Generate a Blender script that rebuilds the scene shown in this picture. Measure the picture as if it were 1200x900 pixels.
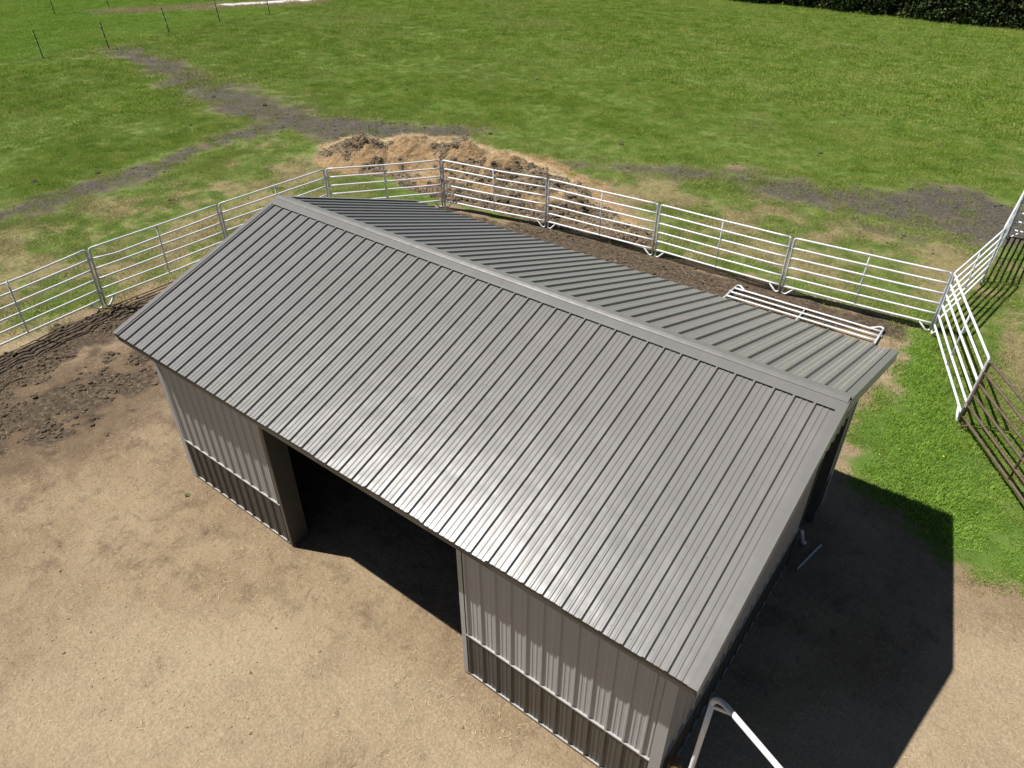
import bpy, bmesh, math, random
import numpy as np
from mathutils import Vector, Matrix

for o in list(bpy.data.objects):
    bpy.data.objects.remove(o)
S = bpy.context.scene
COL = S.collection
PI = math.pi
random.seed(11)
RNG = np.random.default_rng(11)

# ------------------------------------------------------------------ camera
cam = bpy.data.cameras.new('camera')
camo = bpy.data.objects.new('camera', cam)
COL.objects.link(camo)
yaw, pitch, roll = -0.6537, 0.6267, -0.0024
fw = Vector((math.sin(yaw)*math.cos(pitch), math.cos(yaw)*math.cos(pitch), -math.sin(pitch)))
ri = Vector((math.cos(yaw), -math.sin(yaw), 0))
up = ri.cross(fw)
r2 = ri*math.cos(roll) + up*math.sin(roll)
u2 = -ri*math.sin(roll) + up*math.cos(roll)
m = Matrix((r2, u2, -fw)).transposed().to_4x4()
m.translation = Vector((10.6306, -3.7442, 8.9225))
camo.matrix_world = m
cam.sensor_width = 36
cam.lens = 836.8/1200*36
cam.clip_start = 0.1
cam.clip_end = 2000
S.camera = camo

# ------------------------------------------------------------------ sky, sun, exposure
SUN = Vector((-0.52, -0.238, 1.0)).normalized()
W = bpy.data.worlds.new('World')
S.world = W
W.use_nodes = True
wn = W.node_tree
bg = wn.nodes['Background']
sky = wn.nodes.new('ShaderNodeTexSky')
sky.sky_type = 'NISHITA'
sky.sun_disc = False
sky.sun_elevation = math.asin(SUN.z)
sky.sun_rotation = math.atan2(SUN.x, SUN.y) % (2*PI)
sky.air_density = 0.6
sky.dust_density = 0.2
wn.links.new(sky.outputs[0], bg.inputs[0])
bg.inputs[1].default_value = 0.05
sl = bpy.data.lights.new('sun', 'SUN')
sl.energy = 5.0
sl.angle = math.radians(0.53)
sl.color = (1.0, 0.975, 0.935)
so = bpy.data.objects.new('sun', sl)
COL.objects.link(so)
so.rotation_euler = (-SUN).to_track_quat('-Z', 'Y').to_euler()
so.location = (-20, -10, 40)
S.view_settings.view_transform = 'Standard'
S.view_settings.look = 'None'
S.view_settings.exposure = 0.36
S.view_settings.gamma = 1.0
S.view_settings.use_curve_mapping = False

# ------------------------------------------------------------------ node helpers
class NT:
    def __init__(self, name):
        self.m = bpy.data.materials.new(name)
        self.m.use_nodes = True
        self.t = self.m.node_tree
        self.b = self.t.nodes['Principled BSDF']
    def n(self, kind, **kw):
        x = self.t.nodes.new(kind)
        for k, v in kw.items():
            setattr(x, k, v)
        return x
    def set(self, sock, v):
        if isinstance(v, bpy.types.NodeSocket):
            self.t.links.new(v, sock)
        elif isinstance(v, (tuple, list)) and len(v) == 3 and sock.type == 'RGBA':
            sock.default_value = (*v, 1)
        else:
            sock.default_value = v
    def pos(self):
        return self.n('ShaderNodeNewGeometry').outputs['Position']
    def noise(self, scale, detail=4, rough=0.55, vec=None, stretch=None, dist=0.0):
        x = self.n('ShaderNodeTexNoise')
        x.inputs['Scale'].default_value = scale
        x.inputs['Detail'].default_value = detail
        x.inputs['Roughness'].default_value = rough
        x.inputs['Distortion'].default_value = dist
        v = vec if vec is not None else self.pos()
        if stretch:
            mp = self.n('ShaderNodeMapping')
            mp.inputs['Scale'].default_value = stretch[:3]
            if len(stretch) > 3:
                mp.inputs['Rotation'].default_value = (0, 0, stretch[3])
            self.t.links.new(v, mp.inputs[0])
            v = mp.outputs[0]
        self.t.links.new(v, x.inputs['Vector'])
        return x.outputs['Fac']
    def ramp(self, f, stops):
        x = self.n('ShaderNodeValToRGB')
        e = x.color_ramp.elements
        while len(e) < len(stops):
            e.new(0.5)
        for i, (p, c) in enumerate(stops):
            e[i].position = p
            e[i].color = (*c, 1) if isinstance(c, (tuple, list)) else (c, c, c, 1)
        self.t.links.new(f, x.inputs[0])
        return x.outputs[0]
    def mix(self, f, a, b, mode='MIX'):
        x = self.n('ShaderNodeMix', data_type='RGBA', blend_type=mode)
        self.set(x.inputs[0], f)
        self.set(x.inputs[6], a)
        self.set(x.inputs[7], b)
        return x.outputs[2]
    def math(self, op, a, b=0.0, c=0.0, clamp=False):
        x = self.n('ShaderNodeMath', operation=op, use_clamp=clamp)
        self.set(x.inputs[0], a)
        self.set(x.inputs[1], b)
        self.set(x.inputs[2], c)
        return x.outputs[0]
    def sstep(self, v, lo, hi):
        x = self.n('ShaderNodeMapRange', interpolation_type='SMOOTHSTEP')
        self.set(x.inputs[0], v)
        x.inputs[1].default_value = lo
        x.inputs[2].default_value = hi
        return x.outputs[0]
    def bump(self, h, strength, dist, normal=None):
        x = self.n('ShaderNodeBump')
        x.inputs['Strength'].default_value = strength
        x.inputs['Distance'].default_value = dist
        self.t.links.new(h, x.inputs['Height'])
        if normal is not None:
            self.t.links.new(normal, x.inputs['Normal'])
        return x.outputs[0]
    def attr(self, name, kind='GEOMETRY'):
        return self.n('ShaderNodeAttribute', attribute_name=name, attribute_type=kind)
    def out(self, color=None, rough=None, normal=None, spec=None):
        if color is not None: self.set(self.b.inputs['Base Color'], color)
        if rough is not None: self.set(self.b.inputs['Roughness'], rough)
        if normal is not None: self.set(self.b.inputs['Normal'], normal)
        if spec is not None: self.b.inputs['Specular IOR Level'].default_value = spec
        return self.m

# ------------------------------------------------------------------ materials
def metal_sheet(name, col, rough, var=0.05, dirt=(0.30, 0.24, 0.17), dirt_amt=0.25, spec=0.5, sheen=0.0, streak=0.25):
    t = NT(name)
    rnd = t.n('ShaderNodeObjectInfo').outputs['Random']
    big = t.noise(0.9, 5, 0.6)
    fine = t.noise(38, 4, 0.7)
    c = t.mix(t.math('MULTIPLY', rnd, 0.35), col, tuple(x*(1-2.2*var) for x in col))
    c = t.mix(t.sstep(big, 0.52, 0.78), c, tuple(x*(1+1.6*var) for x in col))
    d = t.math('MULTIPLY', t.sstep(fine, 0.56, 0.78), dirt_amt)
    c = t.mix(d, c, dirt)
    r = t.math('ADD', t.math('MULTIPLY', t.noise(3.0, 5, 0.65), 0.16), rough-0.08)
    r = t.math('ADD', r, t.math('MULTIPLY', rnd, 0.05))
    nb = t.bump(t.noise(2.6, 2, 0.5), 0.15, 0.05)
    obj = t.n('ShaderNodeTexCoord').outputs['Object']
    stk = t.noise(1.0, 4, 0.6, obj, (16, 0.55, 1))
    c = t.mix(t.math('MULTIPLY', t.sstep(stk, 0.50, 0.72), streak), c, tuple(x*1.25 for x in col))
    c = t.mix(t.math('MULTIPLY', t.sstep(stk, 0.46, 0.28), streak), c, tuple(x*0.72 for x in col))
    r = t.math('ADD', r, t.math('MULTIPLY', t.math('SUBTRACT', stk, 0.5), 0.25*streak))
    t.b.inputs['Sheen Weight'].default_value = sheen
    t.b.inputs['Sheen Roughness'].default_value = 0.35
    t.b.inputs['Sheen Tint'].default_value = (1, 0.93, 0.84, 1)
    return t.out(c, r, nb, spec)

M_ROOF = metal_sheet('roof_paint', (0.184, 0.173, 0.160), 0.285, 0.06, spec=0.62, sheen=1.0, streak=0.16)
M_TRIM = metal_sheet('trim_paint', (0.172, 0.162, 0.150), 0.26, 0.03, spec=0.5, sheen=0.8)
M_WALL = metal_sheet('ash_wall_paint', (0.37, 0.36, 0.345), 0.42, 0.02)
M_WAIN = metal_sheet('wainscot_paint', (0.066, 0.062, 0.054), 0.42, 0.04)
M_LIGHT = metal_sheet('light_trim_paint', (0.40, 0.385, 0.36), 0.40, 0.02)

def wood(name, a, b):
    t = NT(name)
    n = t.noise(6, 6, 0.7, stretch=(8, 8, 0.6))
    c = t.ramp(n, [(0.3, a), (0.7, b)])
    return t.out(c, 0.85, t.bump(n, 0.4, 0.01))
M_WOOD = wood('framing_wood', (0.085, 0.06, 0.038), (0.16, 0.115, 0.075))
M_POST = wood('brown_post_wood', (0.09, 0.05, 0.022), (0.19, 0.11, 0.05))

def pipe_paint(name, paint, rust, lo, hi):
    t = NT(name)
    n = t.noise(5, 6, 0.72)
    n2 = t.noise(60, 3, 0.7)
    f = t.sstep(t.math('ADD', t.math('MULTIPLY', n, 0.7), t.math('MULTIPLY', n2, 0.3)), lo, hi)
    c = t.mix(f, paint, rust)
    c = t.mix(t.math('MULTIPLY', t.sstep(t.noise(2.2, 4, 0.6), 0.4, 0.75), 0.35), c, tuple(x*0.72 for x in paint))
    return t.out(c, t.math('ADD', t.math('MULTIPLY', f, 0.4), 0.38), t.bump(n2, 0.06, 0.003))
M_PIPE = pipe_paint('white_pipe_paint', (0.80, 0.80, 0.79), (0.22, 0.10, 0.045), 0.66, 0.72)
M_PIPE_SHADE = pipe_paint('shaded_white_pipe_paint', (0.56, 0.58, 0.60), (0.24, 0.13, 0.07), 0.62, 0.70)  # white pipe paint greyed towards blue, so shade is put into the colour
M_RUST = pipe_paint('rusty_pipe', (0.150, 0.105, 0.078), (0.085, 0.045, 0.025), 0.42, 0.60)
M_STEEL = NT('galvanised_pin').out((0.42, 0.43, 0.44), 0.5)
M_TPOST = pipe_paint('green_post_paint', (0.022, 0.032, 0.022), (0.09, 0.045, 0.022), 0.6, 0.7)
M_INSUL = NT('yellow_white_insulator').out((0.55, 0.53, 0.40), 0.5)
M_DROP = NT('white_dropping').out((0.75, 0.74, 0.70), 0.8)

# ------------------------------------------------------------------ noise and masks (numpy)
def hash2(ix, iy, seed):
    h = (ix.astype(np.int64)*374761393 + iy.astype(np.int64)*668265263 + seed*1442695041) & 0xffffffff
    h = ((h ^ (h >> 13))*1274126177) & 0xffffffff
    h = (h ^ (h >> 16)) & 0xffffff
    return h/float(0xffffff)
def vnoise(x, y, seed=0):
    ix, iy = np.floor(x), np.floor(y)
    fx, fy = x-ix, y-iy
    ux, uy = fx*fx*(3-2*fx), fy*fy*(3-2*fy)
    a, b = hash2(ix, iy, seed), hash2(ix+1, iy, seed)
    c, d = hash2(ix, iy+1, seed), hash2(ix+1, iy+1, seed)
    return (a*(1-ux)+b*ux)*(1-uy) + (c*(1-ux)+d*ux)*uy
def fbm(x, y, scale, octs=4, seed=0, gain=0.5):
    s, amp, tot, f = 0, 1.0, 0, scale
    for i in range(octs):
        s = s + amp*vnoise(x*f+17.3*i, y*f-9.1*i, seed+i*7)
        tot += amp
        amp *= gain
        f *= 2.03
    return s/tot
def sstep(v, lo, hi):
    t = np.clip((v-lo)/(hi-lo), 0, 1)
    return t*t*(3-2*t)
def sdist(poly, x, y):
    n = len(poly)
    d = np.full(x.shape, 1e9)
    inside = np.zeros(x.shape, bool)
    for i in range(n):
        ax, ay = poly[i]
        bx, by = poly[(i+1) % n]
        ex, ey = bx-ax, by-ay
        t = np.clip(((x-ax)*ex+(y-ay)*ey)/(ex*ex+ey*ey+1e-12), 0, 1)
        d = np.minimum(d, np.hypot(x-ax-t*ex, y-ay-t*ey))
        c = ((ay > y) != (by > y))
        if abs(by-ay) > 1e-12:
            inside ^= c & (x < (bx-ax)*(y-ay)/(by-ay)+ax)
    return np.where(inside, -d, d)
def area(poly, x, y, soft, wob, scale, seed):
    n = (fbm(x, y, scale, 4, seed, 0.6)-0.5)*2*wob
    return sstep(-(sdist(poly, x, y)+n), -soft, soft)
def lineseg(path, x, y):
    d = np.full(x.shape, 1e9)
    for (ax, ay, aw), (bx, by, bw) in zip(path[:-1], path[1:]):
        ex, ey = bx-ax, by-ay
        t = np.clip(((x-ax)*ex+(y-ay)*ey)/(ex*ex+ey*ey+1e-12), 0, 1)
        d = np.minimum(d, np.hypot(x-ax-t*ex, y-ay-t*ey)-(aw+(bw-aw)*t))
    return d
def track(path, x, y, soft, wob, scale, seed):
    n = (fbm(x, y, scale, 4, seed, 0.6)-0.5)*2*wob
    return sstep(-(lineseg(path, x, y)+n), -soft, soft)

YARD = [(-7.15, -30), (-7.2, 4.2), (-7.0, 9.6), (-4.7, 12.75), (0, 13.5), (6.2, 13.75), (9.5, 13.9), (9.45, 12.6),
        (9.55, 10.8), (9.45, 9.1), (9.7, 7.6), (10.7, 6.75), (11.5, 6.35), (12.3, 6.45), (13.5, 6.7), (30, 3.0), (30, -30)]
GRASS_IN = [(9.45, 12.5), (9.75, 13.4), (10.8, 10.4), (13.1, 7.1), (12.5, 6.55), (11.5, 6.45), (10.7, 6.9), (9.85, 7.7), (9.6, 9.2), (9.75, 10.8)]
def masks(x, y):
    yard = area(YARD, x, y, 0.40, 0.65, 1.5, 3)
    # tracks trodden to bare mud, and the muddy hollow on the right
    mud = track([(-37, 19.2, 1.5), (-31, 18.3, 1.5), (-25, 17.0, 1.7), (-20, 16.4, 2.0), (-16, 15.9, 2.1), (-12.5, 16.8, 2.0), (-9.5, 18.6, 1.3)], x, y, 2.0, 1.3, 0.7, 21)
    mud = np.maximum(mud, 0.95*track([(-15.4, 1.5, 1.1), (-15.3, 5.0, 1.2), (-15.5, 8.0, 1.1), (-16.2, 11.5, 1.0), (-16.3, 14.6, 1.2)], x, y, 1.5, 1.0, 0.9, 22))
    mud = np.maximum(mud, track([(1.2, 20.5, 1.1), (4, 20.9, 1.5), (7, 21.2, 2.4), (9.2, 21.8, 2.9), (11.5, 22.4, 2.0)], x, y, 2.0, 1.4, 0.7, 23))
    mud = np.maximum(mud, 0.85*track([(-3.5, 18.4, .8), (1, 20.4, 1.1)], x, y, 1.0, 0.8, 0.6, 27))
    mud = np.maximum(mud, 0.55*area([(9, 33), (14, 34), (14, 37), (10, 36.5)], x, y, 1.2, 1.2, 0.3, 28))
    brk = fbm(x, y, 1.3, 4, 29, 0.65)
    mud = mud*(0.84+0.16*sstep(brk, 0.36, 0.60))
    # dry, thin grass beside the corral
    dry = track([(-9.3, -2, 1.7), (-9.2, 5, 1.9), (-9.5, 11, 1.5), (-12.6, 14, .6)], x, y, 1.6, 1.9, 0.45, 24)
    dry = np.maximum(dry, track([(-1.5, 17.4, .5), (3, 15.6, 1.6), (6, 16.2, 2.0), (9, 16.6, 1.8), (9.6, 20, .6)], x, y, 1.6, 1.6, 0.5, 25))
    dry = np.maximum(dry, 0.9*track([(11.7, 20, .8), (11.7, 14, .9), (13.5, 10, 1.4)], x, y, 0.8, 0.9, 0.6, 26))
    dry = np.maximum(dry, 0.30*sstep(fbm(x, y, 0.22, 4, 31), 0.5, 0.75))
    dry = np.maximum(dry, 0.72*area([(-14.6, -6), (-14.2, 4), (-14.4, 9), (-15, 13.2), (-12, 14), (-7, 12.5), (-6.5, -6)], x, y, 1.5, 1.5, 0.5, 32))
    dry = np.maximum(dry, 0.8*area([(-1, 18.6), (3, 19.4), (9.3, 18.4), (9.6, 14), (2, 13.5)], x, y, 0.9, 1.2, 0.6, 33))
    dry = dry*(0.45+0.55*sstep(fbm(x, y, 0.85, 4, 30, 0.62), 0.40, 0.60))
    far = sstep(-(x+38.8+0.1*(y-20)), 0, 1.2)
    lush = np.maximum(area(GRASS_IN, x, y, 0.45, 0.7, 1.5, 5), far)
    pale = far*track([(-51, 26, .8), (-46.5, 32, 1.6), (-43, 38, 1.8), (-41, 46, 1.6)], x, y, 1.2, 1.2, 0.35, 41)
    gravel = far*area([(-47.5, 32.6), (-45.6, 36.6), (-43.8, 41), (-42.6, 41), (-43.6, 36.2), (-45.3, 32.6)], x, y, 0.5, 0.5, 0.4, 42)
    # churned dark muck inside the corral: along the left fence and behind the shed
    muck = track([(-6.2, -3.5, .7), (-6.0, 0.5, .75), (-6.0, 3.0, .7), (-5.9, 6, .7)], x, y, 0.5, 0.8, 0.9, 51)
    muck = np.maximum(muck, 0.85*track([(-4.6, -2.6, .8), (-4.2, 0.2, .5), (-3.4, 1.4, .25)], x, y, 0.7, 0.9, 0.8, 52))
    churn = track([(-4.6, -4.5, 1.6), (-3.6, -1.4, 1.9), (-3.2, 1.2, 1.7), (-2.2, 3.2, 1.3), (-2.0, 6, 1.2)], x, y, 2.0, 1.3, 0.6, 57)
    muck = np.maximum(muck, churn*(0.26+0.66*sstep(fbm(x, y, 1.5, 4, 58, 0.65), 0.42, 0.62)))
    muck = np.maximum(muck, 0.8*track([(-5, 11.2, .7), (0, 12.4, 1.0), (5, 12.8, .9), (9.3, 13.1, .5)], x, y, 0.5, 0.7, 0.8, 53))
    pack = track([(2.5, -3.2, .8), (6.2, -1.0, 1.0), (9.6, 0.0, .6), (13.5, 4.5, 1.2)], x, y, 1.6, 1.6, 0.45, 59)*yard
    straw = track([(-11.3, 14.8, 1.5), (-8.8, 17.0, 1.1), (-4.6, 17.2, 1.1), (-1.6, 16.2, .9), (0.6, 15.0, .4)], x, y, 0.9, 0.9, 0.6, 54)
    straw = np.maximum(straw, 0.55*track([(1.3, 21.8, .6), (2.4, 22.2, .3)], x, y, 0.8, 0.8, 0.6, 55))
    straw = np.maximum(straw, 0.5*track([(-7.3, -2, .2), (-7.4, 5, .3), (-7.3, 9.6, .3)], x, y, 0.4, 0.5, 0.9, 56))
    inside = (sdist(GRASS_IN, x, y) < 0.6) | (sdist(YARD, x, y) > 0.4)
    grass = np.clip(1-yard, 0, 1)
    grass = grass*(1-0.88*sstep(mud, 0.15, 1.0))*(1-0.85*straw)*(1-gravel)
    muck = muck*sstep(yard, 0.2, 0.7)
    return dict(grass=grass, mud=mud*(1-yard), dry=dry*(1-lush)*(1-yard), lush=lush, muck=muck, straw=straw*(1-0.7*yard), pale=pale, gravel=gravel, pack=pack, churn=churn)

def ground_z(x, y, k=None):
    k = k or masks(x, y)
    z = (fbm(x, y, 0.11, 3, 61)-0.5)*0.16*sstep(np.hypot(x-3, y-4), 9, 22)
    z = z + (fbm(x, y, 0.8, 3, 62)-0.5)*0.035
    rough = np.clip(k['muck']*1.0 + k['mud']*0.55, 0, 1)
    z = z + rough*(fbm(x, y, 2.6, 4, 63, 0.62)-0.45)*0.17
    z = z + k['straw']*(fbm(x, y, 2.0, 3, 64)-0.3)*0.10
    z = z + k['lush']*0.02
    inn = sstep(np.maximum(np.abs(x-4.9)-4.7, np.abs(y-3.37)-3.15), 0.0, 0.5)
    return z*(0.25+0.75*inn) - 0.012*(1-inn)

def gz(x, y):
    return float(ground_z(np.array([float(x)]), np.array([float(y)]))[0])

# ------------------------------------------------------------------ object helpers
def link(name, me, mat=None, parent=None):
    o = bpy.data.objects.new(name, me)
    COL.objects.link(o)
    if mat is not None and me is not None and len(me.materials) == 0:
        me.materials.append(mat)
    if parent is not None:
        o.parent = parent
    return o
def tag(o, label=None, cat=None, group=None, kind=None):
    if label: o['label'] = label
    if cat: o['category'] = cat
    if group: o['group'] = group
    if kind: o['kind'] = kind
    return o
def empty(name, loc, label, cat, group=None):
    o = bpy.data.objects.new(name, None)
    COL.objects.link(o)
    o.location = loc
    o.empty_display_size = 0.2
    return tag(o, label, cat, group)
def mesh(name, v, f, smooth=False):
    me = bpy.data.meshes.new(name)
    me.from_pydata([tuple(p) for p in v], [], f)
    me.validate()
    if smooth:
        me.polygons.foreach_set('use_smooth', [True]*len(me.polygons))
    me.update()
    return me
def boxes(name, lst, bevel=0.0):
    bm = bmesh.new()
    for (x0, x1, y0, y1, z0, z1) in lst:
        r = bmesh.ops.create_cube(bm, size=1)
        for v in r['verts']:
            v.co = Vector(((x0+x1)/2+v.co.x*(x1-x0), (y0+y1)/2+v.co.y*(y1-y0), (z0+z1)/2+v.co.z*(z1-z0)))
    if bevel:
        bmesh.ops.bevel(bm, geom=bm.edges[:], offset=bevel, segments=1, affect='EDGES')
    me = bpy.data.meshes.new(name)
    bm.to_mesh(me)
    bm.free()
    return me
def tube(name, pts, r, n=8, cap=True, r_end=None):
    pts = [Vector(p) for p in pts]
    V, F = [], []
    t0 = (pts[1]-pts[0]).normalized()
    ref = Vector((0, 0, 1)) if abs(t0.z) < 0.9 else Vector((1, 0, 0))
    a = t0.cross(ref).normalized()
    for i, p in enumerate(pts):
        if i == 0: t = t0
        elif i == len(pts)-1: t = (pts[i]-pts[i-1]).normalized()
        else: t = ((pts[i]-pts[i-1]).normalized()+(pts[i+1]-pts[i]).normalized()).normalized()
        a = (a-t*a.dot(t)).normalized()
        b = t.cross(a)
        rr = r if r_end is None else r+(r_end-r)*i/(len(pts)-1)
        for k in range(n):
            an = 2*PI*k/n
            V.append(p+a*math.cos(an)*rr+b*math.sin(an)*rr)
    for i in range(len(pts)-1):
        for k in range(n):
            k2 = (k+1) % n
            F.append((i*n+k, i*n+k2, (i+1)*n+k2, (i+1)*n+k))
    if cap:
        F.append(tuple(range(n-1, -1, -1)))
        F.append(tuple((len(pts)-1)*n+k for k in range(n)))
    me = mesh(name, V, F, True)
    return me
def arc(c, e0, e1, r, a0, a1, n=6):
    c, e0, e1 = Vector(c), Vector(e0), Vector(e1)
    return [c+e0*r*math.cos(a0+(a1-a0)*i/n)+e1*r*math.sin(a0+(a1-a0)*i/n) for i in range(n+1)]

# ------------------------------------------------------------------ ground
def steps(*seg):
    out = []
    for a, b, s in seg:
        out += list(np.arange(a, b-1e-6, s))
    out.append(seg[-1][1])
    return np.array(out)
gx = steps((-420, -80, 34), (-80, -46, 1.0), (-46, -18, 0.4), (-18, 14, 0.115), (14, 24, 0.4), (24, 60, 2.0), (60, 420, 40))
gy = steps((-420, -60, 40), (-60, -9, 3.0), (-9, -5, 0.3), (-5, 26, 0.115), (26, 50, 0.32), (50, 84, 0.8), (84, 420, 34))
X, Y = np.meshgrid(gx, gy)
xf, yf = X.ravel(), Y.ravel()
K = masks(xf, yf)
Z = ground_z(xf, yf, K)
nx, ny = len(gx), len(gy)
idx = np.arange(nx*ny).reshape(ny, nx)
q = np.stack([idx[:-1, :-1], idx[:-1, 1:], idx[1:, 1:], idx[1:, :-1]], -1).reshape(-1, 4)
gm = bpy.data.meshes.new('ground')
gm.vertices.add(nx*ny)
gm.vertices.foreach_set('co', np.stack([xf, yf, Z], 1).ravel().astype(np.float32))
gm.loops.add(q.size)
gm.loops.foreach_set('vertex_index', q.ravel().astype(np.int32))
gm.polygons.add(len(q))
gm.polygons.foreach_set('loop_start', (np.arange(len(q))*4).astype(np.int32))
gm.polygons.foreach_set('use_smooth', np.ones(len(q), bool))
gm.update(calc_edges=True)
for nme, ks in (('kindA', ('grass', 'mud', 'dry', 'lush')), ('kindB', ('muck', 'straw', 'pale', 'gravel')), ('kindC', ('pack', 'churn', 'pack', 'pack'))):
    a = gm.attributes.new(nme, 'FLOAT_COLOR', 'POINT')
    a.data.foreach_set('color', np.stack([K[k] for k in ks], 1).ravel().astype(np.float32))

def pasture_colour(t, base_only=False):
    """shared large-scale colouring of the sward, used by the soil sheet and the blades"""
    n1 = t.noise(0.16, 5, 0.6)
    n2 = t.noise(0.75, 5, 0.65)
    return n1, n2

t = NT('soil_and_turf')
A, B = t.attr('kindA'), t.attr('kindB')
def sep(a):
    s = t.n('ShaderNodeSeparateColor')
    t.t.links.new(a.outputs['Color'], s.inputs[0])
    return s.outputs[0], s.outputs[1], s.outputs[2], a.outputs['Alpha']
g_, mud_, dry_, lush_ = sep(A)
muck_, straw_, pale_, grav_ = sep(B)
nA = t.noise(0.35, 6, 0.62)
nB = t.noise(1.7, 6, 0.68)
nC = t.noise(9, 6, 0.72)
nD = t.noise(45, 4, 0.75)
nE = t.noise(24, 5, 0.8)
nS = t.noise(1.1, 6, 0.7, stretch=(0.35, 2.2, 1, 0.65))
tan = t.ramp(nA, [(0.34, (0.200, 0.139, 0.081)), (0.5, (0.275, 0.201, 0.120)), (0.66, (0.35, 0.264, 0.164))])
tan = t.mix(t.math('MULTIPLY', t.sstep(nB, 0.48, 0.66), 0.65), tan, (0.15, 0.100, 0.062))
tan = t.mix(t.math('MULTIPLY', t.sstep(nS, 0.52, 0.70), 0.42), tan, (0.32, 0.235, 0.158))
tan = t.mix(t.math('MULTIPLY', t.sstep(nC, 0.56, 0.74), 0.6), tan, (0.155, 0.106, 0.068))
nK = t.noise(5.5, 6, 0.78, dist=0.6)
nL = t.noise(2.6, 6, 0.8, stretch=(0.5, 2.4, 1, 0.72), dist=0.4)
tan = t.mix(t.math('MULTIPLY', t.sstep(nK, 0.55, 0.66), 0.6), tan, (0.135, 0.090, 0.055))
tan = t.mix(t.math('MULTIPLY', t.sstep(nL, 0.56, 0.66), 0.5), tan, (0.14, 0.095, 0.06))
tan = t.mix(t.math('MULTIPLY', t.sstep(nL, 0.44, 0.34), 0.5), tan, (0.42, 0.325, 0.205))
tan = t.mix(t.math('MULTIPLY', t.sstep(nE, 0.52, 0.66), 0.55), tan, (0.17, 0.118, 0.077))
tan = t.mix(t.math('MULTIPLY', t.sstep(nE, 0.50, 0.36), 0.55), tan, (0.37, 0.28, 0.175))
tan = t.mix(t.math('MULTIPLY', t.sstep(nD, 0.58, 0.72), 0.75), tan, (0.48, 0.38, 0.265))
mudc = t.ramp(nC, [(0.32, (0.038, 0.031, 0.023)), (0.5, (0.088, 0.078, 0.060)), (0.68, (0.148, 0.134, 0.106))])
muckc = t.ramp(nC, [(0.34, (0.040, 0.029, 0.020)), (0.52, (0.095, 0.069, 0.046)), (0.7, (0.20, 0.147, 0.095))])
strawc = t.ramp(nC, [(0.30, (0.15, 0.09, 0.045)), (0.5, (0.31, 0.205, 0.105)), (0.7, (0.46, 0.32, 0.17))])
turf = t.ramp(nB, [(0.36, (0.068, 0.120, 0.016)), (0.5, (0.118, 0.175, 0.032)), (0.64, (0.19, 0.215, 0.060))])
turf = t.mix(t.math('MULTIPLY', t.sstep(nC, 0.5, 0.72), 0.55), turf, (0.14, 0.145, 0.055))
turf = t.mix(t.math('MULTIPLY', t.sstep(nE, 0.5, 0.66), 0.6), turf, (0.045, 0.075, 0.015))
turf_dry = t.ramp(nC, [(0.32, (0.15, 0.115, 0.055)), (0.6, (0.33, 0.25, 0.135))])
edge = t.math('SUBTRACT', t.math('ADD', t.math('MULTIPLY', nB, 0.55), t.math('MULTIPLY', nC, 0.45)), 0.5)
def soft(m, k=0.9, lo=0.36, hi=0.64):
    return t.sstep(t.math('ADD', m, t.math('MULTIPLY', edge, k)), lo, hi)
pk = t.n('ShaderNodeSeparateColor')
t.t.links.new(t.attr('kindC').outputs['Color'], pk.inputs[0])
tan = t.mix(t.math('MULTIPLY', soft(pk.outputs[0], 1.4, 0.2, 0.8), 0.6), tan, t.mix(t.sstep(nE, 0.35, 0.65), (0.48, 0.378, 0.245), (0.34, 0.257, 0.162)))
tan = t.mix(t.math('MULTIPLY', soft(pk.outputs[1], 1.6, 0.1, 0.9), 0.8), tan, (0.130, 0.087, 0.054))
c = t.mix(soft(muck_, 2.0, 0.28, 0.72), tan, muckc)
c = t.mix(soft(mud_, 2.4, 0.12, 0.88), c, mudc)
turf = t.mix(t.math('MULTIPLY', soft(dry_, 2.0, 0.3, 0.8), 0.75), turf, turf_dry)
turf = t.mix(t.math('MULTIPLY', lush_, 0.65), turf, (0.095, 0.175, 0.028))
turf = t.mix(t.math('MULTIPLY', pale_, 0.7), turf, (0.34, 0.345, 0.18))
c = t.mix(soft(g_, 1.9, 0.2, 0.8), c, turf)
c = t.mix(soft(straw_, 1.3), c, strawc)
c = t.mix(soft(grav_, 0.5), c, (0.62, 0.60, 0.57))
h = t.math('ADD', t.math('MULTIPLY', nC, 0.6), t.math('MULTIPLY', nD, 0.4))
nb = t.bump(t.math('SUBTRACT', t.noise(4, 6, 0.74), t.math('ADD', t.math('MULTIPLY', nK, 0.5), t.math('MULTIPLY', nL, 0.4))), 0.75, 0.06)
vo = t.n('ShaderNodeTexVoronoi')
vo.inputs['Scale'].default_value = 3.4
t.t.links.new(t.pos(), vo.inputs['Vector'])
vs = t.n('ShaderNodeSeparateColor')
t.t.links.new(vo.outputs['Color'], vs.inputs[0])
pit = t.math('MULTIPLY', t.math('SUBTRACT', 1.0, t.sstep(t.math('ADD', vo.outputs['Distance'], t.math('MULTIPLY', edge, 0.7)), 0.10, 0.26)), t.sstep(vs.outputs[0], 0.52, 0.56))
nb = t.bump(t.math('MULTIPLY', pit, t.math('MULTIPLY', t.sstep(nB, 0.40, 0.62), -1.0)), 0.5, 0.03, nb)
nb = t.bump(h, 0.7, 0.02, nb)
M_GROUND = t.out(c, 0.95, nb, 0.15)
tag(link('ground', gm, M_GROUND), kind='structure')

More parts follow.
